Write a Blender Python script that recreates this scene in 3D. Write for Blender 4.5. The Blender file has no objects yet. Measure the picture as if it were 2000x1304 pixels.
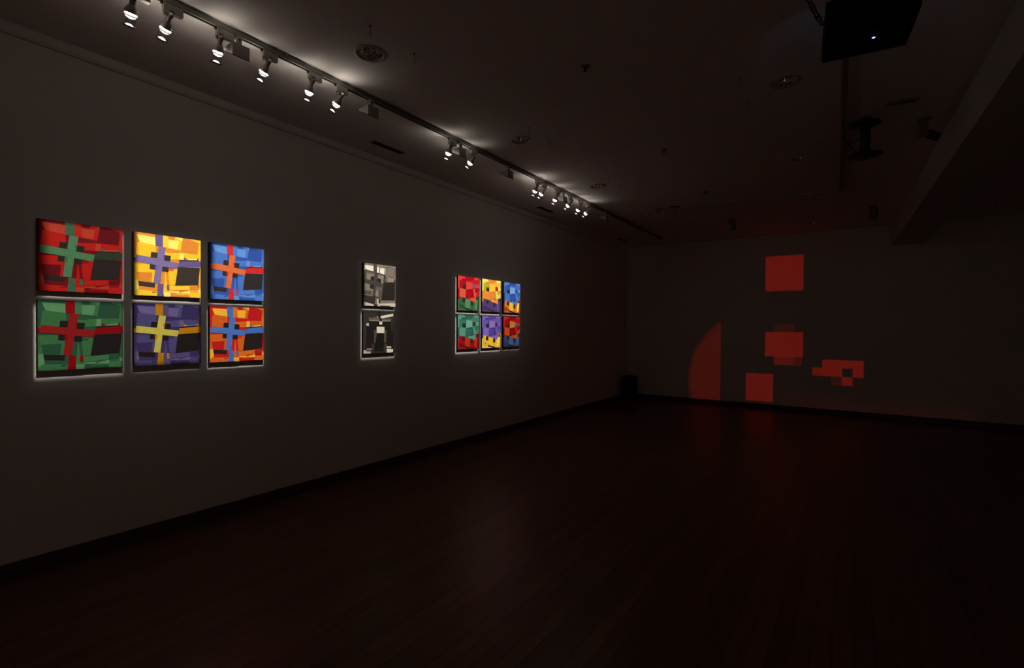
# A dark gallery: framed light on abstract canvases, a ceiling track of spotlights, a red projection on the back wall.
LAMP_STRENGTH = 40.0      # glow of the track lamps seen through the gap below their bells
BEAM_WATTS = 62.0         # each framing spotlight
HALO = 0.003              # stray light around a framed rectangle
PROJ_WATTS = 285.0        # the projector
BLACK_LEVEL = 0.004        # what the projector leaks in the black part of its image
LEAK_WATTS = 0.3
VENT_WATTS = 0.36
FILL_WATTS = 6.4

# painted shapes: paint role and outline, as fractions of the canvas from its top left corner
CROSS = [
    ('M2', [(0.411, 0.002), (0.493, 0.004), (0.488, 0.192), (0.410, 0.189)]),
    ('D', [(0.493, 0.000), (0.594, 0.000), (0.589, 0.052), (0.493, 0.054)]),
    ('M3', [(0.594, 0.000), (0.706, 0.057), (0.674, 0.216), (0.625, 0.208), (0.656, 0.061), (0.592, 0.050)]),
    ('L2', [(0.490, 0.056), (0.656, 0.061), (0.625, 0.208), (0.495, 0.196)]),
    ('L', [(0.590, 0.000), (0.718, 0.000), (0.702, 0.055)]),
    ('D2', [(0.715, 0.000), (1.000, 0.000), (0.966, 0.059), (0.947, 0.251), (0.674, 0.248)]),
    ('M3', [(0.812, 0.000), (1.000, 0.000), (1.000, 0.058), (0.964, 0.054)]),
    ('D', [(0.000, 0.000), (0.301, 0.000), (0.302, 0.048), (0.043, 0.038), (0.083, 0.154), (0.051, 0.160), (0.034, 0.362), (0.000, 0.401)]),
    ('L', [(0.043, 0.038), (0.302, 0.048), (0.307, 0.182), (0.089, 0.152)]),
    ('M', [(0.051, 0.157), (0.309, 0.182), (0.351, 0.190), (0.338, 0.300), (0.233, 0.377), (0.030, 0.357)]),
    ('D', [(0.309, 0.182), (0.352, 0.188), (0.342, 0.294), (0.312, 0.289)]),
    ('D', [(0.453, 0.197), (0.674, 0.216), (0.683, 0.252), (0.451, 0.285)]),
    ('M3', [(0.450, 0.282), (0.678, 0.256), (0.655, 0.369), (0.522, 0.381), (0.527, 0.325), (0.446, 0.315)]),
    ('L', [(0.669, 0.264), (0.724, 0.263), (0.726, 0.365), (0.655, 0.368)]),
    ('M', [(0.724, 0.261), (0.952, 0.257), (0.937, 0.321), (0.801, 0.339), (0.730, 0.323)]),
    ('L', [(0.801, 0.339), (0.937, 0.321), (0.942, 0.352), (0.801, 0.365), (0.726, 0.365)]),
    ('M2', [(0.952, 0.222), (1.000, 0.047), (0.999, 0.373), (0.963, 0.350)]),
    ('E', [(0.730, 0.322), (0.801, 0.353), (0.730, 0.367)]),
    ('E', [(0.940, 0.315), (0.961, 0.315), (0.963, 0.355), (0.937, 0.356)]),
    ('K', [(0.655, 0.375), (0.963, 0.347), (0.963, 0.371), (0.651, 0.402)]),
    ('E2', [(0.651, 0.399), (0.999, 0.359), (0.999, 0.468), (0.639, 0.496)]),
    ('D', [(0.651, 0.369), (0.655, 0.431), (0.522, 0.418), (0.529, 0.375)]),
    ('K', [(0.637, 0.496), (0.984, 0.477), (0.958, 0.779), (0.593, 0.812)]),
    ('D3', [(0.984, 0.477), (0.999, 0.478), (0.998, 0.839), (0.958, 0.779)]),
    ('L', [(0.950, 0.785), (0.974, 0.768), (0.971, 0.838), (0.950, 0.849)]),
    ('D', [(0.002, 0.473), (0.224, 0.493), (0.222, 0.509), (0.020, 0.505)]),
    ('M', [(0.006, 0.505), (0.224, 0.496), (0.220, 0.569), (0.290, 0.578), (0.278, 0.627), (0.037, 0.633), (0.009, 0.627)]),
    ('D2', [(0.037, 0.633), (0.258, 0.621), (0.256, 0.724), (0.240, 0.786), (0.059, 0.773)]),
    ('M', [(0.258, 0.621), (0.286, 0.616), (0.275, 0.784), (0.244, 0.786)]),
    ('L', [(0.003, 0.759), (0.059, 0.766), (0.072, 0.900), (0.004, 0.944)]),
    ('D', [(0.072, 0.852), (0.293, 0.867), (0.302, 0.789), (0.340, 0.798), (0.331, 0.925), (0.072, 0.912)]),
    ('K', [(0.059, 0.773), (0.300, 0.788), (0.293, 0.867), (0.072, 0.852)]),
    ('M3', [(0.004, 0.944), (0.072, 0.910), (0.331, 0.923), (0.327, 1.000), (0.000, 1.000)]),
    ('K', [(0.256, 0.936), (0.323, 0.928), (0.318, 0.939), (0.256, 0.950)]),
    ('D', [(0.400, 0.590), (0.445, 0.599), (0.430, 0.804), (0.370, 0.793)]),
    ('M3', [(0.445, 0.599), (0.456, 0.608), (0.470, 0.806), (0.430, 0.804)]),
    ('D', [(0.456, 0.599), (0.487, 0.597), (0.508, 0.807), (0.468, 0.806)]),
    ('M', [(0.487, 0.595), (0.566, 0.571), (0.626, 0.534), (0.593, 0.812), (0.508, 0.809)]),
    ('F', [(0.497, 0.525), (0.573, 0.529), (0.566, 0.574), (0.495, 0.564)]),
    ('M', [(0.417, 0.804), (0.468, 0.806), (0.470, 0.897), (0.507, 0.898), (0.520, 0.927), (0.421, 0.927)]),
    ('M2', [(0.508, 0.820), (0.818, 0.803), (0.818, 0.872), (0.520, 0.897)]),
    ('D2', [(0.818, 0.803), (0.958, 0.782), (0.955, 0.860), (0.818, 0.869)]),
    ('K', [(0.958, 0.779), (0.969, 0.780), (0.967, 0.832), (0.956, 0.831)]),
    ('F', [(0.520, 0.897), (0.818, 0.870), (0.820, 0.880), (0.663, 0.917), (0.520, 0.910)]),
    ('L', [(0.520, 0.910), (0.645, 0.899), (0.663, 0.922), (0.818, 0.878), (0.955, 0.860), (0.998, 0.856), (0.997, 0.903), (0.832, 0.902), (0.818, 0.935), (0.520, 0.930)]),
    ('L2', [(0.421, 0.927), (0.522, 0.930), (0.524, 1.000), (0.423, 1.000)]),
    ('D', [(0.522, 0.935), (0.595, 0.931), (0.591, 0.994), (0.523, 0.997)]),
    ('D', [(0.595, 0.958), (0.818, 0.953), (0.813, 0.995), (0.593, 0.994)]),
    ('M2', [(0.820, 0.912), (0.997, 0.897), (0.997, 1.000), (0.813, 0.995)]),
    ('D3', [(0.823, 0.872), (0.957, 0.861), (0.957, 0.907), (0.827, 0.907)]),
    ('E', [(0.301, 0.000), (0.413, 0.000), (0.410, 0.191), (0.307, 0.185)]),
    ('E', [(0.340, 0.794), (0.424, 0.801), (0.416, 0.916), (0.425, 1.000), (0.325, 1.000)]),
    ('E', [(0.467, 0.805), (0.502, 0.807), (0.507, 0.898), (0.470, 0.897)]),
    ('E', [(0.000, 0.401), (0.032, 0.399), (0.024, 0.470), (0.000, 0.475)]),
    ('K', [(0.243, 0.292), (0.344, 0.294), (0.323, 0.382), (0.233, 0.379)]),
    ('K', [(0.444, 0.315), (0.531, 0.325), (0.519, 0.414), (0.428, 0.407)]),
    ('K', [(0.224, 0.490), (0.307, 0.496), (0.295, 0.577), (0.220, 0.569)]),
    ('K', [(0.405, 0.513), (0.496, 0.522), (0.494, 0.595), (0.393, 0.587)]),
    ('C', [(0.352, 0.188), (0.456, 0.194), (0.425, 0.409), (0.648, 0.433), (0.628, 0.534), (0.405, 0.508), (0.371, 0.795), (0.277, 0.785), (0.310, 0.496), (0.024, 0.466), (0.032, 0.359), (0.323, 0.389)]),
    ('E', [(0.412, 0.326), (0.444, 0.320), (0.428, 0.409)]),
    ('E', [(0.295, 0.505), (0.333, 0.502), (0.320, 0.578), (0.292, 0.572)]),
]
FACE = [
    ('L', [(0.000, 0.000), (0.320, 0.005), (0.321, 0.084), (0.180, 0.075), (0.165, 0.126), (0.066, 0.127), (0.069, 0.361), (0.004, 0.368)]),
    ('D', [(0.320, 0.002), (0.753, 0.000), (0.750, 0.083), (0.413, 0.096), (0.321, 0.081)]),
    ('L', [(0.750, 0.000), (1.000, 0.000), (0.992, 0.076), (0.750, 0.083)]),
    ('M', [(0.329, 0.089), (1.000, 0.072), (1.000, 0.200), (0.371, 0.140)]),
    ('DD', [(0.180, 0.075), (0.329, 0.089), (0.665, 0.087), (0.665, 0.108), (0.363, 0.117), (0.330, 0.138), (0.168, 0.129)]),
    ('F', [(0.075, 0.127), (0.330, 0.136), (0.331, 0.249), (0.218, 0.249), (0.213, 0.358), (0.072, 0.356)]),
    ('DD', [(0.330, 0.136), (0.380, 0.146), (0.369, 0.387), (0.357, 0.385), (0.356, 0.254), (0.331, 0.249)]),
    ('K', [(0.218, 0.249), (0.361, 0.254), (0.365, 0.385), (0.211, 0.362)]),
    ('V', [(0.380, 0.147), (0.674, 0.178), (0.687, 0.354), (0.378, 0.389)]),
    ('M3', [(0.674, 0.178), (0.992, 0.200), (0.992, 0.211), (0.837, 0.213), (0.692, 0.206)]),
    ('V', [(0.700, 0.188), (0.806, 0.201), (0.692, 0.204)]),
    ('EYE', [(0.692, 0.204), (0.823, 0.204), (0.848, 0.322), (0.696, 0.340)]),
    ('K', [(0.697, 0.324), (0.786, 0.314), (0.786, 0.330), (0.696, 0.341)]),
    ('L', [(0.837, 0.211), (0.996, 0.203), (0.996, 0.307), (0.855, 0.322)]),
    ('CH', [(0.072, 0.358), (0.368, 0.385), (0.343, 0.640), (0.072, 0.600)]),
    ('DD', [(0.004, 0.366), (0.072, 0.364), (0.065, 0.693), (0.008, 0.702)]),
    ('D', [(0.365, 0.387), (0.693, 0.352), (0.651, 0.440), (0.601, 0.618), (0.384, 0.661), (0.343, 0.640)]),
    ('DD', [(0.684, 0.347), (0.732, 0.578), (0.598, 0.623), (0.668, 0.409)]),
    ('DD', [(0.398, 0.393), (0.693, 0.352), (0.668, 0.421)]),
    ('G', [(0.710, 0.347), (0.807, 0.334), (0.813, 0.443), (0.911, 0.457), (0.860, 0.575), (0.728, 0.578)]),
    ('D', [(0.803, 0.334), (0.996, 0.305), (0.997, 0.400), (0.898, 0.399), (0.902, 0.459), (0.807, 0.443)]),
    ('G2', [(0.904, 0.457), (0.997, 0.398), (0.998, 0.549), (0.856, 0.575)]),
    ('RM', [(0.008, 0.700), (0.065, 0.693), (0.072, 0.600), (0.343, 0.640), (0.585, 0.698), (0.806, 0.750), (0.856, 0.575), (1.000, 0.549), (1.000, 1.000), (0.000, 1.000)]),
    ('M3', [(0.384, 0.661), (0.601, 0.618), (0.585, 0.700), (0.343, 0.641)]),
    ('CH', [(0.601, 0.618), (0.860, 0.575), (0.809, 0.751), (0.582, 0.700)]),
    ('V', [(0.417, 0.660), (0.593, 0.617), (0.605, 0.644), (0.484, 0.668)]),
    ('K', [(0.598, 0.607), (0.865, 0.569), (0.860, 0.581), (0.601, 0.626)]),
    ('RD', [(0.942, 0.557), (1.000, 0.549), (1.000, 1.000), (0.885, 0.985), (0.936, 0.682)]),
    ('RO2', [(0.008, 0.700), (0.065, 0.696), (0.043, 0.933), (0.321, 0.964), (0.321, 0.995), (0.000, 1.000), (0.000, 0.760)]),
    ('RD', [(0.058, 0.802), (0.323, 0.880), (0.314, 0.964), (0.043, 0.943)]),
    ('K', [(0.147, 0.844), (0.205, 0.855), (0.189, 0.870), (0.156, 0.864)]),
    ('K', [(0.211, 0.628), (0.339, 0.643), (0.322, 0.773), (0.196, 0.750)]),
    ('K', [(0.585, 0.708), (0.709, 0.726), (0.701, 0.851), (0.566, 0.828)]),
    ('RO', [(0.343, 0.640), (0.589, 0.700), (0.562, 0.967), (0.327, 0.900)]),
    ('RO3', [(0.831, 0.672), (0.943, 0.666), (0.886, 0.974), (0.770, 0.939)]),
    ('K', [(0.874, 0.582), (0.954, 0.571), (0.936, 0.668), (0.857, 0.657)]),
    ('K', [(0.327, 0.902), (0.757, 1.000), (0.571, 1.000), (0.321, 0.969)]),
    ('RO2', [(0.324, 0.964), (0.571, 1.000), (0.324, 1.000)]),
]
TILT = [
    ('a120', [(0.006, 0.001), (0.999, 0.000), (0.999, 0.053), (0.006, 0.078)]),
    ('W', [(0.030, 0.051), (0.298, 0.056), (0.299, 0.185), (0.059, 0.154), (0.021, 0.186)]),
    ('a75', [(0.298, 0.000), (0.402, 0.000), (0.403, 0.206), (0.299, 0.193)]),
    ('a140', [(0.402, 0.000), (0.589, 0.001), (0.589, 0.065), (0.402, 0.066)]),
    ('W', [(0.402, 0.067), (0.473, 0.066), (0.473, 0.206), (0.403, 0.204)]),
    ('a105', [(0.473, 0.066), (0.504, 0.069), (0.505, 0.208), (0.473, 0.206)]),
    ('W', [(0.501, 0.078), (0.647, 0.080), (0.631, 0.229), (0.497, 0.206)]),
    ('a145', [(0.589, 0.015), (0.999, 0.000), (1.000, 0.383), (0.693, 0.398), (0.667, 0.270), (0.654, 0.233), (0.648, 0.080), (0.589, 0.067)]),
    ('a125', [(0.717, 0.028), (0.968, 0.056), (0.943, 0.282), (0.709, 0.259)]),
    ('a60', [(0.710, 0.022), (0.726, 0.025), (0.717, 0.261), (0.704, 0.258)]),
    ('a60', [(0.723, 0.021), (0.975, 0.049), (0.975, 0.060), (0.723, 0.034)]),
    ('a60', [(0.966, 0.054), (0.982, 0.055), (0.949, 0.290), (0.933, 0.281)]),
    ('a60', [(0.709, 0.256), (0.949, 0.278), (0.947, 0.292), (0.709, 0.269)]),
    ('a60', [(0.589, 0.022), (0.719, 0.059), (0.711, 0.071), (0.589, 0.037)]),
    ('K', [(0.953, 0.289), (0.987, 0.355), (0.987, 0.394), (0.940, 0.396)]),
    ('a60', [(0.667, 0.279), (0.733, 0.294), (0.734, 0.399), (0.667, 0.403)]),
    ('a140', [(0.677, 0.307), (0.708, 0.315), (0.703, 0.393), (0.672, 0.395)]),
    ('a100', [(0.054, 0.152), (0.682, 0.236), (0.655, 0.465), (0.542, 0.710), (0.010, 0.658), (0.008, 0.423)]),
    ('a62', [(0.054, 0.152), (0.682, 0.236), (0.675, 0.258), (0.051, 0.176)]),
    ('a64', [(0.626, 0.254), (0.682, 0.238), (0.657, 0.469), (0.591, 0.468)]),
    ('a80', [(0.054, 0.152), (0.083, 0.159), (0.037, 0.385), (0.010, 0.386)]),
    ('a135', [(0.113, 0.245), (0.305, 0.253), (0.299, 0.306), (0.211, 0.306), (0.209, 0.385), (0.102, 0.373)]),
    ('a135', [(0.446, 0.249), (0.623, 0.265), (0.599, 0.446), (0.528, 0.441), (0.535, 0.346), (0.433, 0.334)]),
    ('a70', [(0.344, 0.206), (0.442, 0.215), (0.416, 0.343), (0.392, 0.530), (0.332, 0.811), (0.257, 0.813), (0.297, 0.600), (0.330, 0.302)]),
    ('a66', [(0.014, 0.377), (0.209, 0.397), (0.528, 0.439), (0.594, 0.465), (0.554, 0.543), (0.392, 0.528), (0.186, 0.497), (0.009, 0.461)]),
    ('K', [(0.227, 0.299), (0.332, 0.303), (0.313, 0.406), (0.209, 0.399)]),
    ('K', [(0.410, 0.334), (0.535, 0.346), (0.528, 0.441), (0.389, 0.411)]),
    ('K', [(0.192, 0.494), (0.333, 0.498), (0.297, 0.601), (0.186, 0.584)]),
    ('a130', [(0.014, 0.469), (0.192, 0.496), (0.186, 0.584), (0.249, 0.613), (0.247, 0.641), (0.019, 0.640)]),
    ('a85', [(0.019, 0.640), (0.247, 0.643), (0.235, 0.742), (0.019, 0.723)]),
    ('a140', [(0.252, 0.603), (0.279, 0.607), (0.268, 0.732), (0.237, 0.727)]),
    ('a138', [(0.380, 0.624), (0.451, 0.635), (0.445, 0.781), (0.366, 0.756)]),
    ('a85', [(0.451, 0.635), (0.519, 0.632), (0.592, 0.520), (0.543, 0.807), (0.455, 0.800)]),
    ('K', [(0.654, 0.413), (0.983, 0.389), (0.978, 0.836), (0.540, 0.853), (0.604, 0.463)]),
    ('a48', [(0.016, 0.748), (0.271, 0.776), (0.369, 0.749), (0.345, 0.951), (0.212, 0.945), (0.046, 0.912)]),
    ('W2', [(0.005, 0.911), (0.058, 0.915), (0.212, 0.945), (0.315, 0.965), (0.315, 0.998), (0.000, 0.998)]),
    ('a60', [(0.366, 0.754), (0.468, 0.788), (0.461, 0.821), (0.406, 0.818)]),
    ('W2', [(0.406, 0.818), (0.458, 0.826), (0.456, 0.930), (0.496, 0.939), (0.407, 0.959)]),
    ('K', [(0.461, 0.818), (0.514, 0.826), (0.513, 0.929), (0.460, 0.930)]),
    ('a125', [(0.512, 0.871), (0.985, 0.834), (0.985, 0.908), (0.512, 0.933)]),
    ('W2', [(0.407, 0.950), (0.493, 0.933), (0.998, 0.906), (1.000, 0.998), (0.838, 1.000), (0.825, 0.973), (0.518, 0.974)]),
    ('K', [(0.315, 0.950), (0.409, 0.959), (0.419, 0.996), (0.315, 0.998)]),
    ('a78', [(0.518, 0.974), (0.827, 0.973), (0.840, 1.000), (0.518, 1.000)]),
    ('W2', [(0.419, 0.971), (0.515, 0.975), (0.515, 0.998), (0.419, 0.996)]),
]
FIGURE = [
    ('a55', [(0.000, 0.000), (0.999, 0.001), (0.986, 0.253), (0.879, 0.247), (0.857, 0.161), (0.163, 0.148), (0.156, 0.233), (0.170, 0.338), (0.084, 0.337), (0.081, 0.847), (0.000, 0.904)]),
    ('K', [(0.422, 0.002), (0.517, 0.004), (0.517, 0.156), (0.490, 0.161), (0.422, 0.148)]),
    ('a85', [(0.275, 0.138), (0.409, 0.113), (0.409, 0.150), (0.275, 0.150)]),
    ('W', [(0.412, 0.113), (0.439, 0.113), (0.439, 0.157), (0.412, 0.155)]),
    ('W', [(0.524, 0.105), (0.932, 0.035), (0.929, 0.099), (0.531, 0.166)]),
    ('a105', [(0.163, 0.150), (0.860, 0.161), (0.861, 0.234), (0.163, 0.224)]),
    ('a165', [(0.196, 0.204), (0.818, 0.209), (0.818, 0.229), (0.196, 0.224)]),
    ('K', [(0.490, 0.159), (0.572, 0.161), (0.572, 0.232), (0.488, 0.230)]),
    ('W', [(0.484, 0.230), (0.575, 0.230), (0.575, 0.308), (0.484, 0.307)]),
    ('W2', [(0.091, 0.278), (0.168, 0.276), (0.166, 0.350), (0.088, 0.337)]),
    ('W', [(0.403, 0.359), (0.646, 0.362), (0.643, 0.515), (0.403, 0.510)]),
    ('a85', [(0.322, 0.436), (0.399, 0.442), (0.399, 0.508), (0.410, 0.513), (0.400, 0.764), (0.323, 0.741)]),
    ('a85', [(0.649, 0.439), (0.714, 0.442), (0.702, 0.748), (0.630, 0.736), (0.638, 0.515), (0.647, 0.508)]),
    ('a62', [(0.250, 0.767), (0.326, 0.765), (0.326, 0.909), (0.250, 0.987)]),
    ('a70', [(0.644, 0.765), (0.716, 0.768), (0.717, 0.988), (0.645, 0.984)]),
    ('a28', [(0.406, 0.510), (0.638, 0.515), (0.617, 0.952), (0.330, 0.940)]),
    ('a52', [(0.250, 0.940), (0.645, 0.951), (0.645, 0.987), (0.250, 0.990)]),
    ('W2', [(0.010, 0.902), (0.081, 0.911), (0.081, 0.937), (0.226, 0.944), (0.226, 0.992), (0.010, 0.990)]),
    ('a150', [(0.104, 0.868), (0.246, 0.869), (0.246, 0.906), (0.098, 0.903)]),
    ('a90', [(0.085, 0.899), (0.246, 0.904), (0.243, 0.936), (0.081, 0.931)]),
    ('W2', [(0.721, 0.825), (0.869, 0.837), (0.865, 0.884), (0.721, 0.882)]),
    ('W', [(0.721, 0.897), (0.929, 0.911), (0.927, 0.993), (0.721, 0.990)]),
    ('a58', [(0.865, 0.234), (0.917, 0.242), (0.912, 0.473), (0.859, 0.470)]),
    ('a75', [(0.596, 0.887), (0.626, 0.888), (0.626, 0.911), (0.596, 0.910)]),
    ('a55', [(0.943, 0.201), (0.993, 0.222), (0.999, 0.998), (0.941, 0.995)]),
]
import bpy, bmesh, math, random
from mathutils import Vector, Matrix

random.seed(7)
scene = bpy.context.scene
col = scene.collection
PI = math.pi

# ------------------------------------------------------------------ room size (metres)
CEIL = 3.38          # ceiling height
BACK = 10.82         # back wall (y)
RIGHT = 9.6          # right wall (x)
FRONT = -2.4         # wall behind the photographer (y)


# ------------------------------------------------------------------ colour and materials
def lin(c):
    c = c / 255.0
    return c / 12.92 if c <= 0.04045 else ((c + 0.055) / 1.055) ** 2.4


def rgb(r, g, b, k=1.0):
    return (lin(r) * k, lin(g) * k, lin(b) * k, 1.0)


def new_mat(name):
    m = bpy.data.materials.new(name)
    m.use_nodes = True
    nt = m.node_tree
    return m, nt, nt.nodes['Principled BSDF']


def simple(name, color, rough=0.5, metal=0.0, noise=0.06, scale=30.0, spec=0.5, bump=0.0):
    m, nt, b = new_mat(name)
    b.inputs['Roughness'].default_value = rough
    b.inputs['Metallic'].default_value = metal
    b.inputs['Specular IOR Level'].default_value = spec
    tc = nt.nodes.new('ShaderNodeTexCoord')
    n = nt.nodes.new('ShaderNodeTexNoise')
    n.inputs['Scale'].default_value = scale
    n.inputs['Detail'].default_value = 3.0
    nt.links.new(tc.outputs['Object'], n.inputs['Vector'])
    mr = nt.nodes.new('ShaderNodeMapRange')
    mr.inputs['To Min'].default_value = 1.0 - noise
    mr.inputs['To Max'].default_value = 1.0 + noise
    nt.links.new(n.outputs['Fac'], mr.inputs['Value'])
    hs = nt.nodes.new('ShaderNodeHueSaturation')
    hs.inputs['Color'].default_value = (*color[:3], 1.0)
    nt.links.new(mr.outputs['Result'], hs.inputs['Value'])
    nt.links.new(hs.outputs['Color'], b.inputs['Base Color'])
    if bump:
        bp = nt.nodes.new('ShaderNodeBump')
        bp.inputs['Strength'].default_value = bump
        bp.inputs['Distance'].default_value = 0.006
        nt.links.new(n.outputs['Fac'], bp.inputs['Height'])
        nt.links.new(bp.outputs['Normal'], b.inputs['Normal'])
    return m


def emitter(name, color, strength):
    m, nt, b = new_mat(name)
    b.inputs['Base Color'].default_value = (0.8, 0.8, 0.8, 1)
    b.inputs['Emission Color'].default_value = (*color, 1)
    b.inputs['Emission Strength'].default_value = strength
    return m


def paint_material():
    m, nt, b = new_mat('acrylic_paint')
    b.inputs['Roughness'].default_value = 0.6
    b.inputs['Specular IOR Level'].default_value = 0.15
    at = nt.nodes.new('ShaderNodeAttribute')
    at.attribute_name = 'paint'
    tc = nt.nodes.new('ShaderNodeTexCoord')
    n = nt.nodes.new('ShaderNodeTexNoise')
    n.inputs['Scale'].default_value = 60.0
    n.inputs['Detail'].default_value = 4.0
    nt.links.new(tc.outputs['Object'], n.inputs['Vector'])
    mr = nt.nodes.new('ShaderNodeMapRange')
    mr.inputs['To Min'].default_value = 0.8
    mr.inputs['To Max'].default_value = 1.2
    nt.links.new(n.outputs['Fac'], mr.inputs['Value'])
    hs = nt.nodes.new('ShaderNodeHueSaturation')
    nt.links.new(at.outputs['Color'], hs.inputs['Color'])
    nt.links.new(mr.outputs['Result'], hs.inputs['Value'])
    nt.links.new(hs.outputs['Color'], b.inputs['Base Color'])
    w = nt.nodes.new('ShaderNodeTexWave')     # canvas weave
    w.inputs['Scale'].default_value = 160.0
    nt.links.new(tc.outputs['Object'], w.inputs['Vector'])
    bp = nt.nodes.new('ShaderNodeBump')
    bp.inputs['Strength'].default_value = 0.08
    bp.inputs['Distance'].default_value = 0.001
    nt.links.new(w.outputs['Fac'], bp.inputs['Height'])
    nt.links.new(bp.outputs['Normal'], b.inputs['Normal'])
    return m


def floor_material():
    m, nt, b = new_mat('dark_timber_boards')
    tc = nt.nodes.new('ShaderNodeTexCoord')
    mp = nt.nodes.new('ShaderNodeMapping')
    mp.inputs['Rotation'].default_value = (0, 0, PI / 2)
    nt.links.new(tc.outputs['Object'], mp.inputs['Vector'])
    br = nt.nodes.new('ShaderNodeTexBrick')
    br.offset = 0.37
    br.inputs['Color1'].default_value = (0.20, 0.098, 0.052, 1)
    br.inputs['Color2'].default_value = (0.145, 0.068, 0.035, 1)
    br.inputs['Mortar'].default_value = (0.035, 0.017, 0.009, 1)
    br.inputs['Scale'].default_value = 1.0
    br.inputs['Brick Width'].default_value = 1.55
    br.inputs['Row Height'].default_value = 0.085
    br.inputs['Mortar Size'].default_value = 0.0016
    br.inputs['Bias'].default_value = 0.0
    nt.links.new(mp.outputs['Vector'], br.inputs['Vector'])
    g = nt.nodes.new('ShaderNodeMapping')
    g.inputs['Scale'].default_value = (40.0, 2.5, 1.0)
    nt.links.new(tc.outputs['Object'], g.inputs['Vector'])
    n = nt.nodes.new('ShaderNodeTexNoise')
    n.inputs['Scale'].default_value = 1.0
    n.inputs['Detail'].default_value = 6.0
    nt.links.new(g.outputs['Vector'], n.inputs['Vector'])
    mr = nt.nodes.new('ShaderNodeMapRange')
    mr.inputs['To Min'].default_value = 0.6
    mr.inputs['To Max'].default_value = 1.4
    nt.links.new(n.outputs['Fac'], mr.inputs['Value'])
    hs = nt.nodes.new('ShaderNodeHueSaturation')
    nt.links.new(br.outputs['Color'], hs.inputs['Color'])
    nt.links.new(mr.outputs['Result'], hs.inputs['Value'])
    nt.links.new(hs.outputs['Color'], b.inputs['Base Color'])
    b.inputs['Roughness'].default_value = 0.27
    b.inputs['Specular IOR Level'].default_value = 0.30
    r2 = nt.nodes.new('ShaderNodeMapRange')
    r2.inputs['To Min'].default_value = 0.30
    r2.inputs['To Max'].default_value = 0.42
    nt.links.new(n.outputs['Fac'], r2.inputs['Value'])
    nt.links.new(r2.outputs['Result'], b.inputs['Roughness'])
    bp = nt.nodes.new('ShaderNodeBump')
    bp.inputs['Strength'].default_value = 0.10
    bp.inputs['Distance'].default_value = 0.001
    nt.links.new(br.outputs['Fac'], bp.inputs['Height'])
    bp.invert = True
    nt.links.new(bp.outputs['Normal'], b.inputs['Normal'])
    return m


M = {
    'wall': simple('wall_paint', (0.80, 0.765, 0.73), 0.75, noise=0.015, scale=3.0, spec=0.2),
    'ceil': simple('ceiling_paint', (0.82, 0.79, 0.765), 0.85, noise=0.015, scale=3.0, spec=0.15),
    'floor': floor_material(),
    'base': simple('dark_skirting', (0.085, 0.042, 0.028), 0.4, noise=0.15),
    'beam': simple('beam_paint', (0.62, 0.64, 0.60), 0.8, noise=0.02, scale=3.0, spec=0.2),
    'paint': paint_material(),
    'edge': simple('canvas_edge', (0.020, 0.018, 0.017), 0.8, noise=0.1, spec=0.1),
    'white_metal': simple('white_enamel', (0.42, 0.40, 0.37), 0.45, noise=0.03),
    'track': simple('track_enamel', (0.24, 0.23, 0.21), 0.5, noise=0.03),
    'dark_track': simple('dark_track_enamel', (0.22, 0.21, 0.19), 0.5, noise=0.03),
    'black_plastic': simple('black_plastic', (0.012, 0.012, 0.012), 0.5, noise=0.1),
    'black_case': simple('black_case', (0.006, 0.006, 0.007), 0.7, noise=0.1, spec=0.15),
    'panel': simple('connector_panel', (0.03, 0.022, 0.022), 0.6, noise=0.1),
    'metal': simple('brushed_metal', (0.45, 0.43, 0.40), 0.35, metal=1.0, noise=0.04),
    'bell': simple('satin_bell_metal', (0.36, 0.33, 0.29), 0.45, metal=0.4, noise=0.05),
    'chrome': simple('chrome_reflector', (0.85, 0.80, 0.78), 0.04, metal=1.0, noise=0.02, scale=60, bump=0.8),
    'dark_metal': simple('dark_metal', (0.05, 0.045, 0.04), 0.45, metal=0.7, noise=0.08),
    'dark_void': simple('vent_void', (0.012, 0.011, 0.010), 0.9, noise=0.05, spec=0.1),
    'bulb': simple('unlit_bulb_glass', (0.75, 0.68, 0.64), 0.05, metal=0.7, noise=0.02, spec=0.9),
    'lamp_warm': emitter('lamp_glow', (1.0, 0.86, 0.72), LAMP_STRENGTH),
    'lens_glow': emitter('lens_glow', (1.0, 0.97, 0.95), 1.6),
    'led': emitter('led_glow', (0.42, 0.50, 1.0), 4.0),
    'halo_glow': emitter('led_halo', (0.01, 0.01, 1.0), 0.35),
    'grille': simple('speaker_cloth', (0.010, 0.010, 0.010), 0.9, noise=0.2, scale=200, spec=0.05),
    'outlet': simple('outlet_plate', (0.16, 0.15, 0.14), 0.5, noise=0.03),
}


# ------------------------------------------------------------------ mesh builder
def frame(axis):
    a = Vector(axis).normalized()
    t = Vector((0, 0, 1)) if abs(a.z) < 0.9 else Vector((0, 1, 0))
    u = a.cross(t).normalized()
    return a, u, a.cross(u).normalized()


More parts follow.
